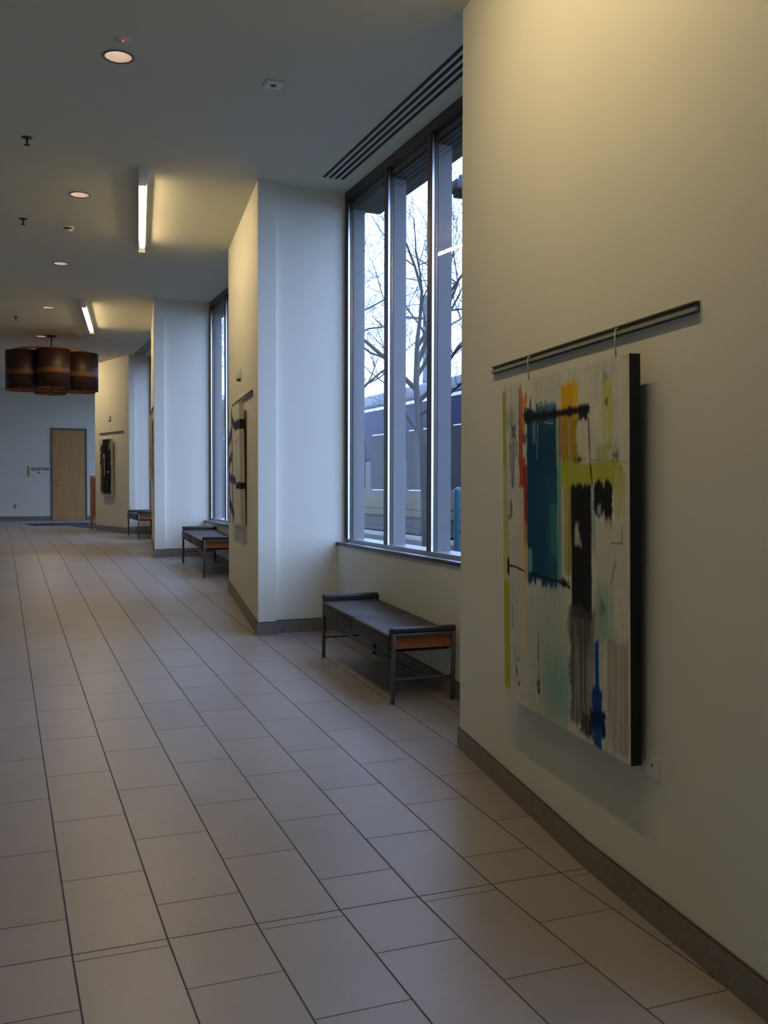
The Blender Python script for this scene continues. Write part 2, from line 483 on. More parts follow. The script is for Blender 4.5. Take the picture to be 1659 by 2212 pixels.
baseboard('baseboard_right_1', [(XS, 2.13), (2.18, 2.13), (2.18, W1B.y + 0.004), tuple(W1B), tuple(W1A), (2.60, 4.787)], 1)
baseboard('baseboard_right_2', [(XS, 8.125), (2.222, 8.125), (2.222, 8.065), tuple(P2N), tuple(P2F), (2.6, 10.554)], 1)
baseboard('baseboard_right_3', [(XS - 0.055, 13.715), (2.170, 13.715), (2.170, 13.658), tuple(P3N), (2.128, 14.38), tuple(P3F), (2.6, 16.62)], 1)
baseboard('baseboard_right_4', [(XS, 19.80), (2.560, 19.80), (2.560, 19.745), tuple(P4N), tuple(P4F), (2.3, 21.58)], 1)
for i, (y0, y1) in enumerate(BAYS):
    baseboard('baseboard_sill_%d' % (i + 1), [(XS - (0.055 if i == 1 else 0), y0), (XS - (0.055 if i == 1 else 0), y1 - 0.013)], 1)
baseboard('baseboard_far_1', [(1.372, YF), (XL, YF)], 1)
baseboard('baseboard_far_2', [(4.0, YF), (2.318, YF)], 1)
baseboard('baseboard_left', [(XL, YF), (XL, YB)], 1)

# ------------------------------------------------------------------ windows
def window(idx, y0, y1, mullions, dx=0.0):
    w = sempty('window_%d' % idx, (XG + dx, (y0 + y1) / 2, SILL))
    ox, oy, oz = w.location
    L = lambda p: (p[0] + dx - ox, p[1] - oy, p[2] - oz)
    def bx(q, a, c): q.box(L(a), L(c)); return q
    x0, x1 = XG - 0.030, XG + 0.030
    zb, zt = SILL + 0.0, CZ
    f = MB()
    bx(f, (x0, y0, zt - 0.075), (x1, y1, zt))                   # head
    bx(f, (x0, y1 - 0.05, zb + 0.035), (x1, y1, zt - 0.075))    # far jamb
    bx(f, (x0, y0, zb + 0.035), (x1, y0 + 0.05, zt - 0.075))    # near jamb
    bx(f, (XG + 0.03, y0, zt - 0.15), (XG + 0.30, y1, zt))       # soffit outside
    f.build('window_frame', M['bronze'], w)
    q = MB(); bx(q, (x0 + 0.012, y0, zb), (x1, y1, zb + 0.030)); q.build('bottom_rail', M['sill'], w)
    q = MB(); bx(q, (x1, y0, zb - 0.01), (XG + 0.17, y1, zb + 0.030)); q.build('outer_sill', M['sill'], w)
    q = MB(); bx(q, (XS - 0.012, y0, SILL - 0.02), (XG + 0.03, y1, SILL)); q.build('sill_board', M['sill'], w)
    q = MB(); bx(q, (XS - 0.014, y0, SILL - 0.024), (XS - 0.012, y1, SILL + 0.002)); q.build('sill_nosing', M['bronze'], w)
    for my in mullions:
        q = MB(); bx(q, (x0, my - 0.027, zb + 0.03), (x1, my + 0.027, zt - 0.075)); q.build('mullion', M['bronze'], w)
    for fy in [y1 - 0.052] + list(mullions):
        e = fy if fy != y1 - 0.052 else y1 - 0.027
        q = MB(); bx(q, (x0 + 0.008, e - 0.037, zb + 0.03), (x1 - 0.036, e - 0.027, zt - 0.09)); q.build('glazing_bead', M['silver'], w)
        q = MB(); bx(q, (XG + 0.03, e - 0.03, zb + 0.02), (XG + 0.135, e + 0.027, zt - 0.10)); q.build('outer_fin', M['fin'], w)
    edges = [y0 + 0.05] + sorted(mullions) + [y1 - 0.05]
    for a, c in zip(edges[:-1], edges[1:]):
        q = MB(); q.add([L((XG, a, zb + 0.03)), L((XG, c, zb + 0.03)), L((XG, c, zt - 0.075)), L((XG, a, zt - 0.075))], [(0, 1, 2, 3)])
        q.build('glass_pane', M['glass'], w)
    return w
window(1, *BAYS[0], [7.165, 6.335, 5.505])
window(2, *BAYS[1], [12.73, 11.90, 11.07], -0.055)
window(3, *BAYS[2], [18.94, 18.11, 17.28])
window(5, *BAYS[3], [1.17, 0.34, -0.49])

# glazed entrance at the side of the far end, around the corner
w4 = sempty('window_4', (4.1, 24.8, LAND + 0.02))
q = MB(); hh = CZ - LAND - 0.02
for yy in (-2.5, -1.29, -0.03, 1.23, 2.44): q.box((-0.03, yy, 0), (0.03, yy + 0.06, hh))
q.box((-0.03, -2.5, 2.3), (0.03, 2.5, 2.36)); q.box((-0.03, -2.5, hh - 0.06), (0.03, 2.5, hh))
q.build('window_frame', M['bronze'], w4)
MB().add([(0, -2.5, 0), (0, 2.5, 0), (0, 2.5, hh), (0, -2.5, hh)], [(0, 1, 2, 3)]).build('glass_pane', M['glass'], w4)

w6 = sempty('window_6', (XL - 0.1, 26.0, LAND + 0.02))  # unseen left glazing, added and sized to bring daylight to the far wall
q = MB(); h6 = 0.90
for yy in (-1.0, -0.03, 0.94): q.box((-0.03, yy, 0), (0.03, yy + 0.06, h6))
q.box((-0.03, -1.0, h6 - 0.06), (0.03, 1.0, h6)); q.box((-0.03, -1.0, 0), (0.03, 1.0, 0.05))
q.build('window_frame', M['bronze'], w6)
MB().add([(0, -1.0, 0), (0, 1.0, 0), (0, 1.0, h6), (0, -1.0, h6)], [(0, 1, 2, 3)]).build('glass_pane', M['glass'], w6)

# ------------------------------------------------------------------ far door
dr = sempty('door_1', (1.845, YF, LAND))
q = MB()
for x0_, x1_, z0_, z1_ in ((-0.470, -0.425, 0, 2.50), (0.425, 0.470, 0, 2.50), (-0.425, 0.425, 2.448, 2.50)):
    q.box((x0_, -0.03, z0_), (x1_, -0.001, z1_))
q.build('door_frame', M['doorframe'], dr)
lf = MB().box((-0.423, -0.018, 0.012), (0.423, -0.001, 2.446)).build('door_leaf', M['maple'], dr)
hb = MB(); hb.tube([(-0.345, -0.018, 0.99), (-0.345, -0.075, 0.99)], 0.012, 10)
hb.tube([(-0.345, -0.07, 0.99), (-0.27, -0.072, 0.985), (-0.225, -0.07, 0.975)], [0.012, 0.011, 0.009], 10)
hb.lathe([(0.001, 0.0), (0.03, 0.0), (0.03, 0.008), (0.001, 0.008)], n=20)
k0 = len(hb.v) - 80
for i in range(k0, len(hb.v)):
    x_, y_, z_ = hb.v[i]; hb.v[i] = (x_ - 0.345, -0.018 - z_, 0.99 + y_)
hb.build('lever_handle', M['chrome'], lf)
kb = MB().lathe([(0.001, 0.0), (0.02, 0.0), (0.02, 0.01), (0.001, 0.012)], n=16)
kb.v = [(x_ - 0.345, -0.018 - z_, 1.09 + y_) for x_, y_, z_ in kb.v]
kb.build('lock_cylinder', M['dark'], lf)

# ------------------------------------------------------------------ ceiling fittings
def downlight(first, x, y, label):
    loc = (x, y, CZ)
    if first: return dup(first, loc, (0, 0, 0), label)
    t = thing('downlight', label, 'ceiling light', loc, group='round recessed downlights')
    MB().lathe([(CAN_R - 0.004, 0.0), (CAN_R + 0.010, 0.0), (CAN_R + 0.010, -0.006), (CAN_R - 0.004, -0.004)], n=32, closed=True).build('trim_ring', M['trim_ring'], t)
    MB().lathe([(CAN_R - 0.0005, -0.003), (CAN_R - 0.006, 0.03), (CAN_R - 0.016, 0.075), (CAN_R - 0.035, 0.11), (CAN_R - 0.04, 0.125)], n=32).build('reflector', M['reflector'], t)
    MB().lathe([(0.001, 0.118), (CAN_R - 0.041, 0.118), (CAN_R - 0.041, 0.124), (0.001, 0.124)], n=24).build('lamp', M['can'], t)
    return t
can_labels = ['round recessed downlight nearest the camera, below the red indicator dot', 'round downlight level with the near end of the long tube light',
              'round downlight beyond the far end of the long tube light', 'round downlight left of the shorter far tube light',
              'round downlight just above the wooden drum chandelier']
c0 = None
for (x, y), lb in zip(CANS, can_labels):
    r_ = downlight(c0, x, y, lb)
    c0 = c0 or r_

def wall_washer(first, a, b_, label):
    a, b_ = Vector(a), Vector(b_)
    d = b_ - a; ang = math.atan2(-d.x, d.y)
    loc = (a.x, a.y, CZ)
    if first: return dup(first, loc, (0, 0, ang), label)
    t = thing('tube_light', label, 'ceiling light', loc, (0, 0, ang), 'linear wall washer lights')
    Ln = d.length
    h = MB()
    h.box((-0.032, 0.0, -0.012), (0.036, Ln, 0.0))
    h.box((-0.032, 0.0, -0.068), (-0.029, Ln, -0.012))
    h.box((0.033, 0.0, -0.056), (0.036, Ln, -0.012))
    h.build('housing', M['enamel'], t)
    MB().box((-0.029, 0.002, -0.075), (0.033, 0.26, -0.012)).build('ballast_box', M['enamel'], t)
    for y in (-0.003, Ln): MB().box((-0.032, y, -0.085), (0.036, y + 0.003, 0.0)).build('end_plate', M['enamel'], t)
    ym = 0.26 + (Ln - 0.30) * 0.5
    for y0_, y1_ in ((0.275, ym - 0.02), (ym + 0.02, Ln - 0.16)):
        MB().tube([(0.004, y0_, -0.055), (0.004, y1_, -0.055)], 0.024, 14).build('lamp_tube', M['lamp'], t)
    for y in (ym, Ln - 0.145):
        MB().box((-0.016, y - 0.012, -0.066), (0.02, y + 0.012, -0.012)).build('lamp_socket', M['dark'], t)
    return t
wash = wall_washer(None, (1.119, 8.08), (1.462, 10.66), 'long white tube light with glowing lamps, nearest in view')
wall_washer(wash, (1.135, 14.10), (1.478, 16.68), 'shorter looking far tube light above the second bench')
wall_washer(wash, (1.100, 1.92), (1.420, 4.50), 'tube light over the large painting, above the frame')
wall_washer(wash, (1.22, 20.0), (0.84, 22.55), 'farthest tube light behind the drum chandelier')

def linear_diffuser(first, loc, label):
    if first: return dup(first, loc, (0, 0, 0), label)
    t = thing('slot_diffuser', label, 'air vent', loc, group='linear slot diffusers beside the windows')
    n_, pw, Ln = 4, 0.053, 2.95
    bb = MB()
    for k in range(n_ + 1):
        x = k * pw
        bb.box((x, 0, -0.0022), (x + 0.022, Ln, 0.0))
    bb.box((0, -0.02, -0.0022), (n_ * pw + 0.022, 0, 0.0)); bb.box((0, Ln, -0.0022), (n_ * pw + 0.022, Ln + 0.02, 0.0))
    bb.build('frame', M['ceiling'], t)
    for k in range(n_):
        MB().box((k * pw + 0.022, 0, -0.0016), ((k + 1) * pw, Ln, -0.0005)).build('slot', M['slot'], t)
    return t
sd = linear_diffuser(None, (2.515, 4.82, CZ), 'four-slot black ceiling vent above the nearest tall window')
linear_diffuser(sd, (2.515, 16.75, CZ), 'four-slot ceiling vent beside the farthest pillar')

def sprinkler(first, x, y, label):
    loc = (x, y, CZ)
    if first: return dup(first, loc, (0, 0, 0), label)
    t = thing('sprinkler_head', label, 'sprinkler', loc, group='ceiling sprinkler heads')
    MB().lathe([(0.001, -0.008), (0.030, -0.006), (0.042, 0.0), (0.001, 0.0)], n=24).build('escutcheon', M['sprink'], t)
    MB().tube([(0, 0, -0.006), (0, 0, -0.05)], 0.008, 10).build('stem', M['sprink'], t)
    MB().lathe([(0.001, -0.050), (0.020, -0.052), (0.020, -0.056), (0.001, -0.060)], n=16).build('deflector', M['sprink'], t)
    return t
s0 = sprinkler(None, 0.232, 7.72, 'dark sprinkler head nearest the camera on the ceiling')
sprinkler(s0, 0.262, 10.08, 'dark sprinkler head left of the smoke detector')
sprinkler(s0, 0.300, 15.95, 'dark sprinkler head farthest off, above the chandelier')

t = thing('smoke_detector', 'small ceiling smoke detector with dark vents, below the second downlight', 'smoke detector', (0.685, 10.22, CZ))
MB().lathe([(0.001, -0.012), (0.055, -0.012), (0.060, 0.0), (0.001, 0.0)], n=28).build('base', M['white'], t)
MB().lathe([(0.001, -0.030), (0.040, -0.030), (0.040, -0.012), (0.001, -0.012)], n=28).build('vent_ring', M['dark'], t)
MB().lathe([(0.001, -0.042), (0.030, -0.042), (0.047, -0.030), (0.001, -0.028)], n=28).build('cover', M['white'], t)
t = thing('ceiling_indicator', 'small round ceiling plate with a glowing red dot', 'indicator light', (0.70, 5.83, CZ))
MB().lathe([(0.001, -0.004), (0.05, -0.004), (0.052, 0.0), (0.001, 0.0)], n=28).build('plate', M['ceiling'], t)
MB().lathe([(0.001, -0.009), (0.006, -0.008), (0.008, -0.004), (0.001, -0.004)], n=14).build('led', M['led'], t)
t = thing('ceiling_sensor', 'square white ceiling plate with a grey centre, right of the nearest downlight', 'sensor', (1.665, 6.10, CZ))
MB().rbox((-0.058, -0.058, -0.012), (0.058, 0.058, -0.0005), 0.004, 2).build('plate', M['white'], t)
MB().lathe([(0.001, -0.018), (0.016, -0.017), (0.022, -0.012), (0.001, -0.012)], n=20).build('lens', M['steel'], t)

# ------------------------------------------------------------------ chandelier
CHX, CHY, CHZ, CHR, DR, DH = 0.905, 17.75, 3.13, 0.545, 0.275, 0.64
ch = thing('drum_chandelier', 'cluster of dark walnut drum shades hanging near the far end', 'chandelier', (CHX, CHY, CHZ))
MB().tube([(0, 0, DH + 0.02), (0, 0, CZ - CHZ - 0.001)], 0.012, 10).build('stem', M['sprink'], ch)
MB().lathe([(0.001, CZ - CHZ - 0.03), (0.07, CZ - CHZ - 0.03), (0.08, CZ - CHZ - 0.001), (0.001, CZ - CHZ - 0.001)], n=24).build('ceiling_canopy', M['sprink'], ch)
MB().lathe([(0.61, DH + 0.01), (0.625, DH + 0.01), (0.625, DH + 0.045), (0.61, DH + 0.045)], n=64, closed=True).build('support_ring', M['veneer_in'], ch)
sk = MB()
for k in range(3):
    w = PI * k / 3 + PI / 6
    c_, s_ = math.cos(w) * 0.615, math.sin(w) * 0.615
    sk.tube([(-c_, -s_, DH + 0.025), (c_, s_, DH + 0.025)], 0.008, 8)
sk.build('spokes', M['sprink'], ch)
cents = [(0, 0)] + [(CHR * math.cos(PI / 6 + k * PI / 3), CHR * math.sin(PI / 6 + k * PI / 3)) for k in range(6)]
sh_me = None
for k, (x, y) in enumerate(cents):
    dz = (0.0, 0.012, -0.008, 0.010, -0.016, 0.006, -0.012)[k]
    if sh_me is None:
        so = MB().lathe([(DR, 0), (DR, DH), (DR - 0.003, DH), (DR - 0.003, 0)], n=48, closed=True).build('drum_shade', M['veneer'], ch)
        sl = MB().lathe([(DR - 0.0035, 0.002), (DR - 0.0035, DH - 0.002)], n=48).build('lining', M['veneer_in'], so)
        sb = MB().lathe([(0.001, 0.36), (0.03, 0.38), (0.04, 0.42), (0.03, 0.46), (0.012, 0.48), (0.012, 0.56), (0.001, 0.56)], n=16).build('bulb', M['bulb'], so)
        ss = MB().tube([(-DR + 0.004, 0, 0.57), (DR - 0.004, 0, 0.57)], 0.004, 6).build('bulb_bar', M['sprink'], so)
        sh_me = so
    else:
        so = sh_me.copy(); COL.objects.link(so); so.parent = ch
        for g in sh_me.children:
            d_ = g.copy(); COL.objects.link(d_); d_.parent = so
    so.location = (x, y, dz)

# ------------------------------------------------------------------ benches
def bench(first, loc, rot, label):
    if first: return dup(first, loc, rot, label)
    t = thing('bench', label, 'bench', loc, rot, 'leather benches under the windows')
    Wd, Ln = 0.445, 1.435                 # depth (x) and length (y)
    tb, H = 0.024, 0.455
    for x in (0.0, Wd - tb):
        for y in (0.0, Ln - tb):
            MB().rbox((x, y, 0.004), (x + tb, y + tb, H), 0.002, 1).build('leg', M['steel'], t)
            MB().lathe([(0.001, 0), (0.011, 0), (0.011, 0.005), (0.001, 0.005)], c=(x + tb / 2, y + tb / 2, 0), n=12).build('glide', M['dark'], t)
    for y in (0.0, Ln - tb):
        MB().rbox((tb, y, H - 0.020), (Wd - tb, y + tb, H), 0.002, 1).build('top_bar', M['steel'], t)
        MB().rbox((tb, y + 0.004, 0.150), (Wd - tb, y + tb - 0.004, 0.166), 0.002, 1).build('end_stretcher', M['steel'], t)
    MB().rbox((Wd / 2 - 0.008, tb - 0.004, 0.150), (Wd / 2 + 0.008, Ln - tb + 0.004, 0.166), 0.002, 1).build('long_stretcher', M['steel'], t)
    for y, yo in ((tb + 0.001, 1), (Ln - tb - 0.019, -1)):
        MB().box((0.004, y, 0.352), (Wd - 0.004, y + 0.018, 0.474)).build('end_panel', M['cherry'], t)
        yb = y - 0.024 if yo > 0 else y - 0.002
        q = MB().rbox((-0.006, yb, 0.455), (Wd + 0.004, yb + 0.046, 0.492), 0.014, 4)
        bo = q.build('bolster', M['leather_top'], t)
        ya = y + 0.0185 if yo > 0 else y - 0.0195
        MB().rbox((-0.004, ya, 0.37), (Wd + 0.002, ya + 0.019, 0.482), 0.006, 2).build('inner_pad', M['leather_top'], bo)
    y0_, y1_ = tb + 0.021, Ln - tb - 0.021
    ym = (y0_ + y1_) / 2
    for a, c in ((y0_, ym - 0.001), (ym + 0.001, y1_)):
        MB().rbox((-0.018, a, 0.335), (Wd + 0.004, c, 0.445), 0.020, 5).build('seat_cushion', M['leather'], t)
    MB().box((0.03, tb + 0.02, 0.329), (Wd - 0.03, Ln - tb - 0.02, 0.336)).build('seat_board', M['dark'], t)
    return t
b0 = bench(None, (2.325, 5.695, fz(0, 5.695)), (TILT, 0, 0), 'nearest dark leather bench with cherry end panel under the first window')
bench(b0, (2.288, 11.55, fz(0, 11.55)), (TILT, 0, 0), 'middle dark bench half hidden by the wall with the blue painting')
bench(b0, (2.335, 17.66, LAND), (0, 0, 0), 'farthest dark bench in front of the last bright pillar')

# ------------------------------------------------------------------ paintings
RNG = np.random.default_rng(7)
def vnoise(U, V, su, sv, seed):
    r = np.random.default_rng(seed)
    g = r.random((int(sv) + 3, int(su) + 3))
    x, y = U * su, V * sv
    xi, yi = x.astype(int), y.astype(int)
    fx_, fy_ = x - xi, y - yi
    fx_ = fx_ * fx_ * (3 - 2 * fx_); fy_ = fy_ * fy_ * (3 - 2 * fy_)
    a = g[yi, xi] * (1 - fx_) + g[yi, xi + 1] * fx_
    c = g[yi + 1, xi] * (1 - fx_) + g[yi + 1, xi + 1] * fx_
    return a * (1 - fy_) + c * fy_
class Canvas:
    def __init__(s, nu, nv, base):
        s.U, s.V = np.meshgrid(np.linspace(0, 1, nu), np.linspace(0, 1, nv))
        s.C = np.zeros((nv, nu, 3)) + np.array(base)
        s.k = 1
    def wash(s, col, su, sv, amount):
        s.k += 1
        n = np.clip((vnoise(s.U, s.V, su, sv, s.k) - 0.45) * 3, 0, 1)[..., None] * amount
        s.C = s.C * (1 - n) + np.array(col) * n
    def stroke(s, u0, u1, v0, v1, col, alpha=1.0, ru=0.004, rv=0.012, streak=0.0, soft=0.0014, lean=0.0):
        s.k += 3
        U = s.U - lean * (s.V - v0)
        du = (vnoise(s.U, s.V, 3, 17, s.k) - 0.5) * 2 * ru
        dw = (vnoise(s.U, s.V, 3, 14, s.k + 71) - 0.5) * 2 * ru
        fn = (vnoise(s.U, s.V, 60, 150, s.k + 57) - 0.5) * ru * 0.6
        du, dw = du * 0.7 + fn, dw * 0.7 - fn
        dv = ((vnoise(s.U, s.V, 70, 3, s.k + 1) - 0.5) * 1.2 + (vnoise(s.U, s.V, 180, 3, s.k + 91) - 0.5)) * rv
        sg = lambda d, w: 1 / (1 + np.exp(-np.clip(d / w, -30, 30)))
        a = sg(U + du - u0, soft) * sg(u1 - U + dw, soft) * sg(s.V + dv - v0, soft * 1.3) * sg(v1 - s.V + dv, soft * 1.3)
        if streak:
            a = a * (1 - streak * np.clip((vnoise(s.U, s.V, 90, 5, s.k + 2) - 0.35) * 2.2, 0, 1))
        a = (a * alpha)[..., None]
        s.C = s.C * (1 - a) + np.array(col) * a
    def line(s, pts, w, col, alpha=0.9):
        s.k += 1
        d = np.full(s.U.shape, 9.0)
        for (a0, b0_), (a1, b1_) in zip(pts[:-1], pts[1:]):
            vx_, vy_ = a1 - a0, (b1_ - b0_) * s.asp
            tt = np.clip(((s.U - a0) * vx_ + (s.V - b0_) * s.asp * vy_) / (vx_ * vx_ + vy_ * vy_ + 1e-9), 0, 1)
            d = np.minimum(d, np.hypot(s.U - a0 - tt * vx_, (s.V - b0_) * s.asp - tt * vy_))
        ww = w * (0.6 + 0.8 * vnoise(s.U, s.V, 40, 40, s.k))
        a = (np.clip((ww - d) / (w * 0.35), 0, 1) * alpha)[..., None]
        s.C = s.C * (1 - a) + np.array(col) * a

def canvas_object(root, cv, w, h, t, edge_mat, nu, nv, front_name='painted_canvas'):
    """canvas in local coords: x along the wall (0..w), z up (0..h), front at y=+t, back at y=0"""
    us, vs_ = np.linspace(0, 1, nu), np.linspace(0, 1, nv)
    V = [(u * w, t, (1 - v) * h) for v in vs_ for u in us]
    Fc = [(j * nu + i, (j + 1) * nu + i, (j + 1) * nu + i + 1, j * nu + i + 1) for j in range(nv - 1) for i in range(nu - 1)]
    q = MB(); q.add(V, Fc)
    o = q.build(front_name, attr_mat('acrylic_paint'), root, fix=False)
    ca = o.data.color_attributes.new('paint', 'FLOAT_COLOR', 'POINT')
    rgba = np.ones((nu * nv, 4)); rgba[:, :3] = np.clip(cv.C.reshape(-1, 3), 0, 1)
    ca.data.foreach_set('color', rgba.ravel())
    e = MB(); e.box((0, 0, 0), (w, t - 0.0008, h)); e.build('canvas_edge', edge_mat, root)
    return o

def wall_frame(A, d, n, s, z, off, lean=0.0, flip=False):
    """matrix: local x along wall to the viewer's right, local y out of the wall, local z up"""
    d3 = Vector((d[0], d[1], 0)); n3 = Vector((n[0], n[1], 0)); u3 = Vector((0, 0, 1))
    if lean:
        n3b = (n3 * math.cos(lean) - u3 * math.sin(lean)); u3 = (u3 * math.cos(lean) + n3 * math.sin(lean)); n3 = n3b
    mm = Matrix((d3, n3, u3)).transposed().to_4x4()
    p = Vector((A[0], A[1], 0)) + Vector((d[0], d[1], 0)) * s + Vector((n[0], n[1], 0)) * off
    mm.translation = (p.x, p.y, z)
    return mm

# painting over the near wall; strokes were laid out on a 0..1 canvas from a plan in the picture's own outline
def pu(x): 
    t_ = (x - 1088) / 277.0
    return t_ / (1.343 - 0.343 * t_)
def pv(x, y): return (y - (835 - 0.289 * (x - 1088))) / (670 + 0.83 * (x - 1088))
NU, NV = 360, 440
cv = Canvas(NU, NV, (0.76, 0.75, 0.63)); cv.asp = 1.21
cv.wash((0.58, 0.64, 0.58), 5, 6, 0.7); cv.wash((0.72, 0.62, 0.48), 7, 3, 0.5); cv.wash((0.50, 0.55, 0.50), 16, 14, 0.4)
cv.wash((0.78, 0.76, 0.68), 50, 9, 0.25)
cv.wash((0.46, 0.48, 0.42), 45, 60, 0.22); cv.wash((0.82, 0.80, 0.70), 70, 14, 0.3)
def st(x0, x1, y0, y1, col, **k):
    xm = (x0 + x1) / 2
    cv.stroke(pu(x0), pu(x1), pv(xm, y0), pv(xm, y1), col, **k)
def ln(pts, w, col, **k): cv.line([(pu(x), pv(x, y)) for x, y in pts], w, col, **k)
BK = (0.012, 0.012, 0.016)
st(1170, 1272, 1285, 1570, (0.40, 0.52, 0.44), alpha=0.6, soft=0.02)
st(1118, 1142, 1150, 1510, (0.58, 0.62, 0.60), alpha=0.7, soft=0.012)
st(1142, 1172, 1020, 1440, (0.72, 0.58, 0.42), alpha=0.5, soft=0.012)
st(1212, 1274, 1430, 1570, (0.12, 0.40, 0.33), alpha=0.7, soft=0.02, streak=0.4)
st(1089, 1101, 845, 1010, (0.36, 0.46, 0.08), streak=0.2); st(1089, 1107, 1000, 1160, (0.46, 0.54, 0.16), streak=0.3)
st(1089, 1110, 1150, 1280, (0.58, 0.56, 0.15), streak=0.3); st(1089, 1110, 1260, 1492, (0.50, 0.48, 0.04), streak=0.1)
ln([(1101, 832), (1103, 1000)], 0.004, (0.2, 0.2, 0.15), alpha=0.6)
st(1106, 1134, 882, 925, (0.20, 0.22, 0.21), alpha=0.9, streak=0.5, ru=0.03, soft=0.012)
st(1107, 1142, 925, 1080, (0.62, 0.64, 0.66), alpha=0.8, streak=0.5, ru=0.03)
st(1120, 1132, 915, 945, BK, alpha=0.85, streak=0.3, ru=0.02); st(1134, 1141, 945, 985, (0.1, 0.1, 0.11), alpha=0.7, streak=0.5)
st(1117, 1130, 950, 1052, (0.07, 0.07, 0.08), alpha=0.75, streak=0.7, ru=0.02)
st(1114, 1122, 1080, 1118, BK, alpha=0.9, streak=0.3); st(1109, 1113, 1112, 1122, BK)
st(1146, 1157, 828, 1010, (0.42, 0.055, 0.02), streak=0.3, ru=0.01); st(1150, 1164, 985, 1050, (0.46, 0.09, 0.03), ru=0.02)
st(1160, 1173, 1000, 1180, (0.30, 0.012, 0.02), streak=0.2); st(1158, 1165, 850, 935, (0.68, 0.32, 0.05), streak=0.3)
st(1165, 1171, 842, 862, (0.62, 0.16, 0.05)); st(1158, 1170, 1130, 1262, (0.60, 0.46, 0.10), alpha=0.85, streak=0.3)
st(1241, 1256, 890, 1262, (0.20, 0.42, 0.30), streak=0.3)
st(1170, 1246, 872, 1266, (0.006, 0.055, 0.13), ru=0.008, rv=0.02); st(1222, 1250, 1020, 1268, (0.02, 0.17, 0.24), alpha=0.8, soft=0.02, streak=0.4)
st(1196, 1216, 900, 1240, (0.012, 0.10, 0.22), alpha=0.5, soft=0.02, streak=0.6); st(1232, 1246, 1080, 1200, (0.06, 0.28, 0.30), alpha=0.7, streak=0.5)
st(1172, 1184, 1190, 1240, (0.12, 0.40, 0.36)); st(1187, 1195, 893, 950, (0.10, 0.34, 0.42), streak=0.3)
st(1196, 1224, 860, 884, (0.02, 0.10, 0.17), alpha=0.9); st(1227, 1241, 852, 905, (0.01, 0.15, 0.36), streak=0.2)
st(1179, 1184, 852, 880, (0.0, 0.14, 0.26)); st(1212, 1250, 835, 868, (0.30, 0.48, 0.42), alpha=0.5, soft=0.02, streak=0.5)
ln([(1202, 895), (1198, 985)], 0.004, (0.35, 0.45, 0.5), alpha=0.6); ln([(1204, 866), (1232, 856)], 0.004, (0.5, 0.55, 0.55), alpha=0.6)
ln([(1208, 892), (1222, 903), (1238, 904)], 0.003, (0.4, 0.5, 0.55), alpha=0.6)
st(1251, 1264, 885, 985, (0.40, 0.10, 0.03), alpha=0.9, streak=0.4); st(1258, 1290, 880, 1030, (0.42, 0.29, 0.03), streak=0.4)
st(1256, 1289, 812, 890, (0.78, 0.44, 0.02), ru=0.008, rv=0.012); st(1280, 1290, 812, 880, (0.80, 0.62, 0.08), alpha=0.7)
st(1262, 1292, 1010, 1050, (0.60, 0.42, 0.05), streak=0.3); st(1262, 1276, 1045, 1245, (0.34, 0.30, 0.03), streak=0.4)
st(1290, 1310, 890, 985, (0.68, 0.64, 0.52), streak=0.2, ru=0.03); st(1310, 1326, 930, 1000, (0.45, 0.56, 0.52), alpha=0.6, soft=0.015)
st(1328, 1343, 805, 965, (0.54, 0.62, 0.16), alpha=0.85, streak=0.4); st(1318, 1350, 950, 1010, (0.33, 0.42, 0.12), alpha=0.7, streak=0.5)
st(1257, 1358, 990, 1048, (0.46, 0.49, 0.06), ru=0.01, streak=0.15); st(1345, 1360, 1010, 1110, (0.62, 0.58, 0.22), alpha=0.8, streak=0.4)
st(1350, 1364, 770, 1000, (0.76, 0.72, 0.60), alpha=0.8, streak=0.3, ru=0.02)
st(1330, 1338, 790, 812, (0.18, 0.20, 0.16), alpha=0.7, streak=0.6); st(1332, 1337, 845, 868, BK, alpha=0.7, streak=0.4)
st(1343, 1352, 965, 985, BK, alpha=0.8, streak=0.5)
st(1164, 1308, 874, 894, BK, ru=0.012, rv=0.007); st(1164, 1192, 872, 898, BK, ru=0.02, rv=0.02); st(1291, 1304, 870, 896, BK, ru=0.02, rv=0.012)
st(1157, 1170, 930, 952, BK, alpha=0.8, streak=0.4); st(1283, 1301, 977, 992, BK, alpha=0.9, streak=0.2)
ln([(1307, 893), (1309, 980), (1313, 1050)], 0.005, BK, alpha=0.85); ln([(1309, 985), (1362, 990)], 0.003, (0.2, 0.2, 0.16), alpha=0.4)
st(1310, 1318, 1040, 1190, (0.36, 0.50, 0.48), alpha=0.9, streak=0.2)
st(1275, 1311, 1040, 1345, BK, ru=0.004, rv=0.008); st(1316, 1343, 1034, 1108, BK, ru=0.015, rv=0.02); st(1330, 1342, 1095, 1132, BK, alpha=0.9, streak=0.4)
st(1279, 1293, 1128, 1176, (0.55, 0.55, 0.50), alpha=0.85, streak=0.5, ru=0.03); st(1320, 1326, 1085, 1108, (0.5, 0.52, 0.5), alpha=0.7, streak=0.4)
st(1318, 1360, 1118, 1270, (0.66, 0.64, 0.52), alpha=0.8, streak=0.3); ln([(1340, 1168), (1355, 1168), (1355, 1130)], 0.004, (0.2, 0.2, 0.17), alpha=0.7)
ln([(1346, 1210), (1340, 1260)], 0.008, (0.22, 0.23, 0.2), alpha=0.6)
st(1317, 1342, 1262, 1400, (0.22, 0.42, 0.32), alpha=0.8, streak=0.5, soft=0.01); st(1324, 1333, 1300, 1330, (0.12, 0.14, 0.15), alpha=0.8, streak=0.4)
st(1270, 1316, 1320, 1605, (0.10, 0.095, 0.088), alpha=0.92, streak=0.35, ru=0.025); st(1283, 1315, 1325, 1420, (0.03, 0.03, 0.032), alpha=0.7, soft=0.02)
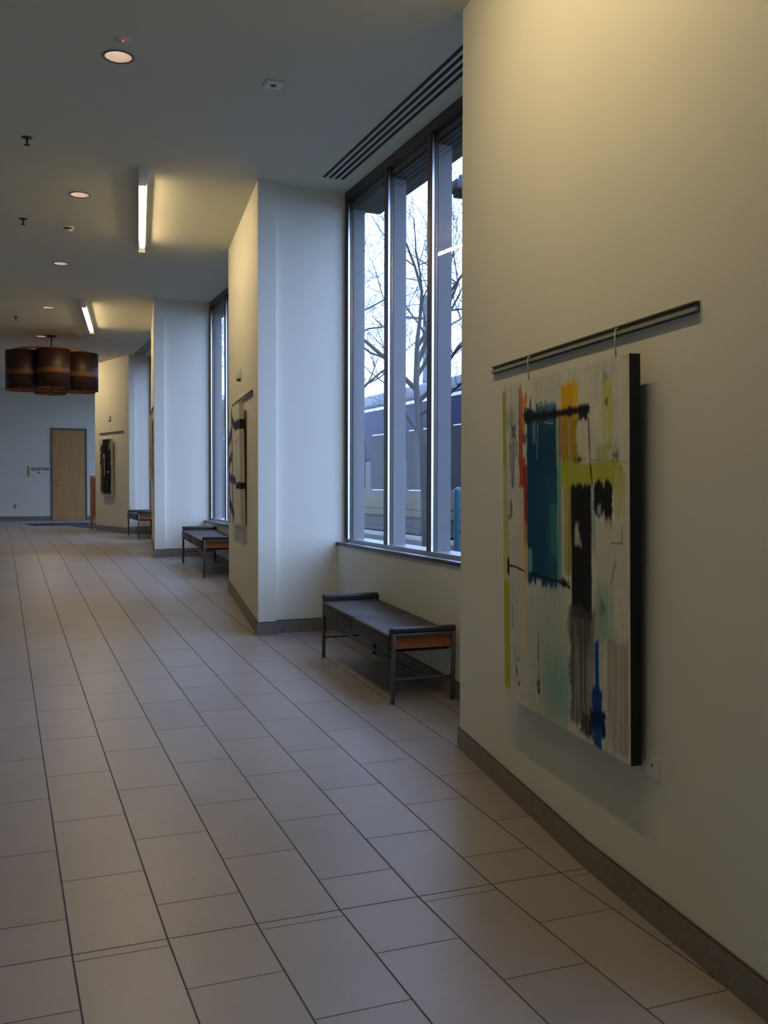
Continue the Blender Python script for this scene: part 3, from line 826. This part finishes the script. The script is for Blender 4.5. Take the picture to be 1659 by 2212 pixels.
st(1334, 1362, 1378, 1625, (0.36, 0.34, 0.27), alpha=0.75, streak=0.5); st(1334, 1360, 1372, 1386, (0.68, 0.65, 0.54), alpha=0.9)
st(1268, 1300, 1585, 1625, (0.72, 0.68, 0.56), ru=0.02); st(1290, 1312, 1560, 1605, (0.02, 0.02, 0.03), alpha=0.8, ru=0.04, streak=0.3)
st(1315, 1322, 1390, 1515, (0.008, 0.085, 0.33), ru=0.004); st(1311, 1326, 1495, 1560, (0.006, 0.06, 0.28), ru=0.01)
st(1307, 1332, 1545, 1602, (0.006, 0.025, 0.13), ru=0.02, rv=0.02); st(1313, 1326, 1590, 1632, (0.01, 0.09, 0.30), ru=0.006)
st(1102, 1110, 1208, 1239, BK, ru=0.006); ln([(1110, 1223), (1128, 1226), (1145, 1232), (1160, 1238)], 0.005, BK)
ln([(1178, 1243), (1210, 1252), (1250, 1262), (1272, 1274)], 0.006, BK, alpha=0.85); st(1252, 1270, 1256, 1272, BK, ru=0.012, rv=0.01)
ln([(1198, 1380), (1199, 1488)], 0.004, (0.05, 0.06, 0.06), alpha=0.85); st(1194, 1202, 1486, 1504, BK); st(1196, 1203, 1504, 1519, BK)
ln([(1119, 1310), (1120, 1360)], 0.004, BK, alpha=0.7); ln([(1127, 1410), (1130, 1445), (1133, 1480)], 0.003, BK, alpha=0.7)
for x_, y_ in ((1138, 1432), (1132, 1458), (1140, 1486)): st(x_ - 2, x_ + 3, y_, y_ + 4, BK)

n1 = (-0.9922, 0.1245)
LEAN = math.radians(0.85)
pm = wall_frame(W1A, W1D, n1, 0.815, 0.540, 0.020, LEAN)
pt = thing('painting', 'large abstract painting with blue, black and yellow strokes and black edges', 'painting'); pt.matrix_world = pm
canvas_object(pt, cv, 1.185, 1.436, 0.042, M['black_edge'], NU, NV)

def picture_rail(A, d, n, s, z, L_, label, hooks, drop, grp='picture hanging rails'):
    t = thing('picture_rail', label, 'picture rail', group=grp)
    t.matrix_world = wall_frame(A, d, n, s, z, 0.0)
    MB().box((0, 0.0005, 0), (L_, 0.008, 0.036)).build('back_channel', M['railgroove'], t)
    MB().box((0, 0.008, 0.004), (L_, 0.018, 0.017)).build('lower_lip', M['rail'], t)
    MB().box((0, 0.008, 0.031), (L_, 0.016, 0.036)).build('upper_lip', M['railgroove'], t)
    for hx, lean_x in hooks:
        MB().tube([(hx, 0.012, 0.03), (hx, 0.024, 0.022), (hx + 0.003, 0.026, -0.01), (hx + lean_x, 0.020, -drop)], 0.0028, 8).build('hanging_cord', M['wire'], t)
    return t
picture_rail(W1A, W1D, n1, 0.50, 2.069, 1.80, 'long grey picture rail above the large abstract painting', [(0.475, 0.006), (1.285, 0.004)], 0.092)
t = thing('wall_label', 'small white caption card beside the large painting', 'label card'); t.matrix_world = wall_frame(W1A, W1D, n1, 2.000, 0.512, 0.0005)
MB().box((0, 0, 0), (0.088, 0.004, 0.068)).build('card', M['white'], t)
MB().box((0.036, 0.004, 0.033), (0.046, 0.0046, 0.042)).build('printed_mark', M['dark'], t)

# painting on the second slanted wall
d2 = (P2F - P2N).normalized(); n2 = (-d2.y, d2.x)
cv = Canvas(110, 130, (0.80, 0.80, 0.76)); cv.asp = 1.0
cv.wash((0.62, 0.64, 0.62), 6, 5, 0.5); cv.wash((0.80, 0.79, 0.73), 30, 3, 0.5)
NB = (0.030, 0.045, 0.20)
# seen from the room the far end of this wall is on the left
cv.stroke(0.06, 0.13, 0.0, 1.0, NB, ru=0.02); cv.stroke(0.36, 0.42, 0.0, 1.0, NB, ru=0.015)
for a, c, w in (([0.08, 0.30], [0.40, 0.19], 0.05), ([0.10, 0.46], [0.40, 0.41], 0.05), ([0.12, 0.60], [0.62, 0.63], 0.045), ([0.10, 0.82], [0.44, 0.92], 0.05), ([0.38, 0.10], [0.66, 0.17], 0.05)):
    cv.line([tuple(a), tuple(c)], w, NB, alpha=0.95)
cv.stroke(0.62, 1.0, 0.13, 0.21, (0.03, 0.03, 0.05), ru=0.03); cv.stroke(0.66, 1.0, 0.64, 0.70, (0.03, 0.03, 0.05), ru=0.03)
cv.line([(0.9, 0.28), (0.66, 0.31)], 0.008, (0.2, 0.2, 0.2), alpha=0.7)
rd2 = (-d2.x, -d2.y)          # to the viewer's right
pt = thing('painting', 'pale painting with dark blue ladder lines, edge-on behind the first window', 'painting')
pt.matrix_world = wall_frame(P2N, rd2, n2, -1.915, 1.135, 0.012, math.radians(0.8))
canvas_object(pt, cv, 1.10, 1.145, 0.045, M['cream_edge'], 110, 130)
for z0_, z1_ in ((0.905, 0.995), (0.345, 0.405)):
    MB().box((1.1002, 0.0, z0_), (1.1012, 0.0445, z1_)).build('black_edge_mark', M['black_edge'], pt)
picture_rail(P2N, rd2, n2, -2.02, 2.318, 1.68, 'grey picture rail above the blue and white painting', [(0.32, 0.004), (1.0, 0.004)], 0.05)

# painting on the third slanted wall, seen edge-on
P3M = Vector((2.128, 14.38)); d3 = (P3F - P3N).normalized(); n3 = (-d3.y, d3.x); rd3 = (-d3.x, -d3.y)
d3b = (P3F - P3M).normalized(); n3b_ = (-d3b.y, d3b.x); rd3b = (-d3b.x, -d3b.y)
cv = Canvas(90, 110, (0.66, 0.60, 0.46)); cv.asp = 1.0
cv.wash((0.5, 0.48, 0.38), 6, 5, 0.6)
for u0, u1, v0, v1, c in ((0.0, 0.3, 0.2, 0.6, BK), (0.45, 0.7, 0.1, 0.28, BK), (0.5, 0.95, 0.3, 0.5, (0.40, 0.45, 0.08)), (0.55, 0.9, 0.5, 0.7, BK), (0.1, 0.5, 0.65, 0.8, (0.10, 0.22, 0.16)), (0.7, 1.0, 0.7, 0.95, (0.4, 0.2, 0.1))):
    cv.stroke(u0, u1, v0, v1, c, ru=0.03, rv=0.03)
pt = thing('painting', 'edge-on painting in black and lime on the third slanted wall', 'painting')
pt.matrix_world = wall_frame(P3M, rd3b, n3b_, -1.35, 1.60, 0.006, math.radians(0.5))
canvas_object(pt, cv, 1.10, 0.94, 0.030, M['cream_edge'], 90, 110)
picture_rail(P3M, rd3b, n3b_, -1.70, 2.62, 1.55, 'picture rail above the edge-on black and lime painting', [(0.55, 0.003), (1.2, 0.003)], 0.06)

# painting on the fourth wall
d4 = (P4F - P4N).normalized(); n4 = (-d4.y, d4.x); rd4 = (-d4.x, -d4.y)
cv = Canvas(110, 150, (0.60, 0.58, 0.48)); cv.asp = 1.9
cv.wash((0.42, 0.46, 0.42), 5, 8, 0.6)
cv.stroke(0.26, 0.98, 0.0, 0.98, (0.010, 0.010, 0.014), ru=0.05, rv=0.03); cv.stroke(0.05, 0.5, 0.10, 0.95, (0.015, 0.016, 0.018), ru=0.08, rv=0.03, streak=0.35)
cv.stroke(0.37, 0.42, 0.28, 0.66, (0.62, 0.50, 0.40), ru=0.02, streak=0.3); cv.stroke(0.33, 0.44, 0.27, 0.34, (0.62, 0.48, 0.40), ru=0.05, streak=0.4)
cv.stroke(0.82, 0.9, 0.06, 0.20, (0.5, 0.48, 0.40), ru=0.02, streak=0.5); cv.stroke(0.66, 0.86, 0.575, 0.60, (0.45, 0.45, 0.42), streak=0.5)
cv.stroke(0.50, 0.66, 0.74, 0.90, (0.10, 0.015, 0.03), alpha=0.8, ru=0.05)
pt = thing('painting', 'narrow black abstract painting on the farthest slanted wall', 'painting')
pt.matrix_world = wall_frame(P4N, rd4, n4, -1.42, 1.30, 0.015, math.radians(0.8))
canvas_object(pt, cv, 0.63, 1.155, 0.05, M['cream_edge'], 110, 150)
picture_rail(P4N, rd4, n4, -1.60, 2.56, 1.33, 'grey picture rail above the narrow black painting', [(0.40, 0.0), (0.78, 0.0)], 0.11)

def wall_sensor(first, mtx, label):
    if first:
        r = dup(first, (0, 0, 0), (0, 0, 0), label); r.matrix_world = mtx; return r
    t = thing('wall_strobe', label, 'alarm', group='wall alarm units'); t.matrix_world = mtx
    MB().rbox((0, 0.0005, 0.03), (0.075, 0.035, 0.125), 0.006, 2).build('body', M['white'], t)
    MB().rbox((0.018, 0.0005, 0.006), (0.057, 0.040, 0.034), 0.008, 2).build('lens', M['steel'], t)
    return t
ws = wall_sensor(None, wall_frame(P2N, rd2, n2, -1.37, 2.525, 0.0), 'small white alarm unit above the blue and white painting')
wall_sensor(ws, wall_frame(P4N, rd4, n4, -1.04, 2.81, 0.0), 'small white alarm unit above the narrow black painting')

# ------------------------------------------------------------------ far end things
t = thing('elevator_sign', 'elevator direction sign with green bar beside the far door', 'sign', (0.775, YF, 1.73))
MB().box((0, -0.010, 0), (0.062, -0.0005, 0.275)).build('green_bar', M['lime'], t)
MB().box((0.062, -0.006, 0), (0.585, -0.0005, 0.275)).build('sign_panel', M['sign'], t)
def text_part(txt, size, x, z, parent, name):
    cu = bpy.data.curves.new('lettering', 'FONT'); cu.body = txt; cu.size = size; cu.extrude = 0.0008; cu.offset = 0.004
    tmp = bpy.data.objects.new('lettering', cu); COL.objects.link(tmp)
    dg = bpy.context.evaluated_depsgraph_get()
    me = bpy.data.meshes.new_from_object(tmp.evaluated_get(dg))
    bpy.data.objects.remove(tmp)
    xs_ = [v.co.x for v in me.vertices]; return me, min(xs_), max(xs_)
me, xa, xb = text_part('ELEVATORS', 0.115, 0, 0, t, 'x')
for v in me.vertices:
    k = 0.455 / (xb - xa)
    v.co = Vector(((v.co.x - xa) * k + 0.10, -0.0068 - v.co.z, 0.165 + v.co.y * 0.93))
me.materials.append(M['ink'])
o = bpy.data.objects.new('lettering', me); COL.objects.link(o); o.parent = t
q = MB(); ax, az = 0.295, 0.105
for pl in ([(-0.042, 0), (0.0, 0.042), (0.018, 0.042), (-0.016, 0.008)], [(-0.042, 0), (-0.016, -0.008), (0.018, -0.042), (0.0, -0.042)], [(-0.042, -0.008), (0.045, -0.008), (0.045, 0.008), (-0.042, 0.008)]):
    n_ = len(pl)
    q.add([(ax + x_, -0.0062, az + z_) for x_, z_ in pl] + [(ax + x_, -0.0085, az + z_) for x_, z_ in pl], [tuple(range(n_)), tuple(range(n_, 2 * n_))[::-1]] + [(i, (i + 1) % n_, n_ + (i + 1) % n_, n_ + i) for i in range(n_)])
q.build('arrow', M['ink'], t)

t = thing('wall_outlet', 'small beige power outlet low on the far wall', 'outlet', (0.42, YF, 0.86))
MB().rbox((0, -0.008, 0), (0.085, -0.0005, 0.135), 0.003, 1).build('plate', M['outlet'], t)
for z in (0.025, 0.078): MB().rbox((0.026, -0.011, z), (0.059, -0.007, z + 0.032), 0.003, 1).build('socket', M['dark'], t)

def floor_mat_obj(name, poly, mt, label):
    return tag(MB().prism(poly, LAND + 0.0005, LAND + 0.010).build(name, mt), label, 'floor mat')
floor_mat_obj('floor_mat', [(0.62, 25.35), (0.80, 24.30), (1.48, 24.20), (2.05, 24.75), (2.30, 25.65)], M['dark_mat'], 'dark charcoal floor mat in front of the far door')
floor_mat_obj('floor_mat', [(1.56, 23.80), (1.93, 22.62), (3.50, 22.62), (3.50, 25.60), (2.36, 25.60), (2.12, 24.70)], M['navy_mat'], 'navy blue floor mat beside the wooden stand')

t = thing('wooden_stand', 'tall narrow wooden stand at the corner by the blue mat', 'stand', (1.905, 21.80, LAND))
MB().box((0, 0, 0.28), (0.022, 0.40, 1.14)).build('side_panel', M['pine'], t)
MB().box((0.022, 0.008, 0.28), (0.50, 0.026, 1.12)).build('front_panel', M['pine'], t)
MB().box((0.0, 0.0, 1.14), (0.52, 0.40, 1.16)).build('top_board', M['pine'], t)
MB().box((0.022, 0.026, 0.28), (0.50, 0.39, 0.30)).build('bottom_board', M['pine'], t)
for x in (0.0, 0.075, 0.46):
    MB().box((x, 0.002, 0), (x + 0.04, 0.042, 0.28)).build('leg', M['pine'], t)
MB().box((0.0, 0.36, 0), (0.04, 0.40, 0.28)).build('leg', M['pine'], t)

# ------------------------------------------------------------------ outdoors
GZ = 0.22
M['facade'] = mat('grey_facade', (0.16, 0.155, 0.15), 0.8, var=0.1, scale=6)
for i, (y0, y1) in enumerate([(-6, -1.16), (2.13, 4.787), (8.125, 10.554), (13.715, 16.62), (19.80, 21.38)]):
    struct(MB().box((XO + 0.002, y0, -0.3), (XO + 0.012, y1, 4.36)).build('wall_facade_%d' % (i + 1), M['facade']))
struct(MB().box((3.06, -6, CZ + 0.32), (3.27, 21.38, 7.0)).build('wall_facade_upper', M['facade']))
struct(MB().box((XO + 0.02, -20, GZ - 0.5), (7.6, 90, GZ)).build('ground_lawn', M['grass']))
struct(MB().box((7.6, -20, GZ - 0.5), (40, 90, GZ - 0.02)).build('ground_street', M['asphalt']))
struct(MB().box((9.35, -20, GZ - 0.02), (9.45, 90, GZ + 0.07)).build('trim_kerb', M['curb']))

# cable rail with teal posts
t = thing('cable_railing', 'dark cable railing on teal posts outside the window', 'railing', (7.87, 16.05, GZ), group=None)
for k in range(-3, 6):
    y = 2.96 * k
    q = MB().tube([(0, y, -0.02), (0, y, 1.20)], 0.085, 20, cap=False)
    q.lathe([(0.085, 1.20), (0.080, 1.225), (0.060, 1.252), (0.03, 1.266), (0.001, 1.27)], c=(0, y, 0), n=20)
    q.build('post', M['teal'], t)
for z in (0.84, 0.66, 0.47):
    q = MB(); pts = []
    for k in range(-3, 5):
        for j in range(6):
            f_ = j / 6; pts.append((0.0, 2.96 * (k + f_), z - 0.05 * 4 * f_ * (1 - f_)))
    q.tube(pts, 0.010, 6); q.build('cable', M['cable'], t)

# tram
TX, TY0, TY1 = 10.0, 12.0, 46.0
t = thing('tram', 'blue and yellow tram standing outside the window', 'tram', (TX, TY0, GZ))
LT, WT = TY1 - TY0, 2.6
Zr = lambda z: z - GZ
MB().box((0.08, 0, 0.05), (WT - 0.08, LT, Zr(0.72))).build('underframe', M['t_dark'], t)
MB().box((0, 0, Zr(0.70)), (WT, LT, Zr(1.26))).build('yellow_skirt', M['t_yellow'], t)
MB().box((0, 0, Zr(1.26)), (WT, LT, Zr(2.20))).build('silver_band', M['t_silver'], t)
MB().rbox((0, 0, Zr(2.20)), (WT, LT, Zr(3.78)), 0.05, 2).build('blue_body', M['t_blue'], t)
MB().rbox((0.10, 0.2, Zr(3.76)), (WT - 0.10, LT - 0.2, Zr(4.12)), 0.06, 2).build('roof', M['t_roof'], t)
MB().box((-0.015, 0, Zr(3.62)), (0.0, LT, Zr(3.70))).build('roof_stripe', M['t_trim'], t)
def rounded_pane(y0, y1, z0, z1, r, x0, x1):
    ring = []
    for cy_, cz_, a0 in ((y1 - r, z1 - r, 0), (y0 + r, z1 - r, 90), (y0 + r, z0 + r, 180), (y1 - r, z0 + r, 270)):
        for j in range(7):
            w = math.radians(a0 + 15 * j); ring.append((cy_ + r * math.cos(w), cz_ + r * math.sin(w)))
    n_ = len(ring)
    q = MB(); q.add([(x0, *p) for p in ring] + [(x1, *p) for p in ring], [tuple(range(n_)), tuple(range(n_, 2 * n_))[::-1]] + [(i, (i + 1) % n_, n_ + (i + 1) % n_, n_ + i) for i in range(n_)])
    return q
y = 1.30
while y + 2.2 < LT:
    fo = rounded_pane(y, y + 2.2, Zr(1.40), Zr(2.92), 0.16, -0.012, 0.02).build('window', M['t_glass'], t)
    MB().box((-0.018, y + 0.16, Zr(2.92)), (-0.002, y + 2.04, Zr(2.945))).build('window_trim', M['t_trim'], fo)
    MB().box((-0.018, y + 0.16, Zr(1.375)), (-0.002, y + 2.04, Zr(1.40))).build('window_trim', M['t_trim'], fo)
    y += 2.65

# tan building far down the street
t = thing('brick_building', 'tan brick building far away, glimpsed through the second window', 'building', (8.0, 56, GZ))
MB().box((0, 0, 0), (16, 12, 6.2)).build('wall', M['brick'], t)
MB().box((-0.15, -0.15, 6.2), (16.15, 12.15, 6.5)).build('parapet', M['curb'], t)
for fl in range(3):
    for k in range(6):
        MB().box((0.8 + 2.5 * k, -0.05, 1.0 + 1.8 * fl), (2.2 + 2.5 * k, 0.02, 2.1 + 1.8 * fl)).build('window', M['t_glass'], t)

# street lamp, just the head peeks past the wall
t = thing('street_lamp', 'grey street lamp head with a blue photocell, top of the first window', 'street lamp', (6.25, 10.95, GZ))
MB().tube([(0, 0, 0), (0, 0, 4.95)], [0.09, 0.065], 14).build('pole', M['pole'], t)
MB().tube([(0, 0, 4.90), (-0.45, -0.02, 4.98), (-0.62, -0.02, 4.98)], 0.035, 10).build('arm', M['pole'], t)
hd = MB()
hd.rbox((-1.0, -0.14, 4.93), (-0.45, 0.14, 5.06), 0.03, 3)
hd.build('lamp_head', M['head'], t)
hd = MB().rbox((-0.93, -0.11, 4.88), (-0.55, 0.11, 4.94), 0.02, 2); hd.build('lens', M['t_glass'], t)
MB().lathe([(0.001, 5.15), (0.030, 5.145), (0.036, 5.12), (0.036, 5.05), (0.001, 5.05)], c=(-0.86, 0, 0), n=16).build('photocell', M['teal'], t)
t = thing('utility_pole', 'grey utility pole rising beyond the tram beside the right mullion', 'pole', (13.2, 29.43, GZ))
MB().tube([(0, 0, 0), (0, 0, 7.55)], [0.10, 0.09], 16).build('shaft', M['pole'], t)
q = MB(); q.box((-0.75, -0.03, 6.75), (0.20, 0.03, 6.83)); q.build('cross_arm', M['pole'], t)

# bare trees
def tree(loc, label, seed, limbs, height, r0, twig_depth=4, trunk=None):
    rnd = random.Random(seed)
    t = thing('bare_tree', label, 'tree', loc, group='bare street trees')
    tr, br, tw = MB(), MB(), MB()
    pts = trunk
    rs = [r0 * (1 - 0.55 * i / (len(pts) - 1)) for i in range(len(pts))]
    tr.tube(pts, rs, 10); tr.build('trunk', M['bark'], t)
    def limb(p, d, r, ln_, depth, mb):
        p = Vector(p); d = Vector(d).normalized(); P = [p.copy()]; R = [r]
        n_ = 5 if depth < 2 else 4
        kids = []
        for i in range(n_):
            d = (d + Vector((rnd.gauss(0, .16), rnd.gauss(0, .16), rnd.gauss(0.05, .14)))).normalized()
            if loc[0] + p.x + d.x * ln_ / n_ > 9.6: d.x = -abs(d.x) * 0.4
            p = p + d * ln_ / n_; P.append(p.copy()); R.append(r * (1 - 0.6 * (i + 1) / n_))
            kids.append((p.copy(), d.copy(), R[-1]))
        (mb if depth < 2 else tw).tube(P, R, 6 if depth < 2 else 4, cap=False)
        if depth >= twig_depth: return
        cnt = 5 if depth < 3 else 4
        for k in range(cnt):
            q_, dd, rr = kids[min(n_ - 1, 1 + int(rnd.random() * (n_ - 1)))] if k else kids[-1]
            ax_ = Vector((rnd.gauss(0, 1), rnd.gauss(0, 1), rnd.gauss(0, 1))).normalized()
            nd = (Matrix.Rotation(rnd.uniform(0.35, 0.95), 3, ax_.cross(dd) if ax_.cross(dd).length > .1 else ax_) @ dd)
            limb(q_, nd, max(0.003, rr * rnd.uniform(.5, .8)), ln_ * rnd.uniform(.48, .74), depth + 1, mb)
    for (i, f_, d, r, L_) in limbs:
        p = Vector(pts[i]).lerp(Vector(pts[min(i + 1, len(pts) - 1)]), f_)
        limb(p, d, r, L_, 0, br)
    br.build('branches', M['bark'], t)
    o = tw.build('twigs', M['bark'], t, fix=False); o['kind'] = 'stuff'
    return t
tree((8.4, 18.7, GZ), 'bare tree with forked trunk seen through the middle pane', 11,
     [(3, 0.9, (-.75, .25, .75), .055, 2.4), (3, 1.0, (.15, .25, 1), .065, 2.8), (3, 0.6, (.9, -.5, .6), .05, 2.2), (4, 0.5, (-.4, -.2, 1), .05, 2.6),
      (4, 1.0, (.3, -.1, 1), .045, 2.4), (2, 0.8, (-.5, .9, .5), .04, 2.0), (3, 0.3, (.4, -.9, .55), .04, 2.0), (4, 0.2, (.8, .2, .9), .045, 2.2)],
     6, 0.115, 4, [(0.05, 0, -0.05), (0.02, 0, 0.8), (-0.03, 0.05, 1.7), (-0.10, 0.1, 2.5), (-0.16, 0.15, 3.4), (-0.12, 0.2, 4.2)])
tree((8.3, 24.6, GZ), 'bare tree farther back, branches crossing the left pane', 23,
     [(2, 0.8, (-.8, .3, .6), .06, 3.0), (2, 1.0, (-.2, .3, 1), .07, 3.2), (3, 0.5, (.9, .1, .6), .06, 2.8), (3, 1.0, (.1, -.2, 1), .06, 3.2), (2, 0.4, (-.9, -.5, .5), .05, 2.4), (2, 0.5, (.7, -.6, .6), .05, 2.6)],
     7, 0.16, 4, [(0, 0, -0.05), (0.03, 0, 1.2), (0.0, 0.05, 2.3), (0.06, 0.1, 3.4), (0.02, 0.1, 4.4)])
tree((8.2, 38.0, GZ), 'bare tree glimpsed in the narrow second window', 31,
     [(2, 0.8, (-.8, .3, .6), .07, 3.0), (2, 1.0, (.2, .3, 1), .08, 3.4), (3, 0.5, (.8, .1, .7), .07, 3.0), (3, 1.0, (-.3, -.2, 1), .07, 3.4), (1, 0.8, (-.9, -.3, .5), .05, 2.4)],
     7, 0.2, 3, [(0, 0, -0.05), (0.03, 0, 1.2), (0.0, 0.05, 2.3), (0.06, 0.1, 3.4), (0.02, 0.1, 4.6)])
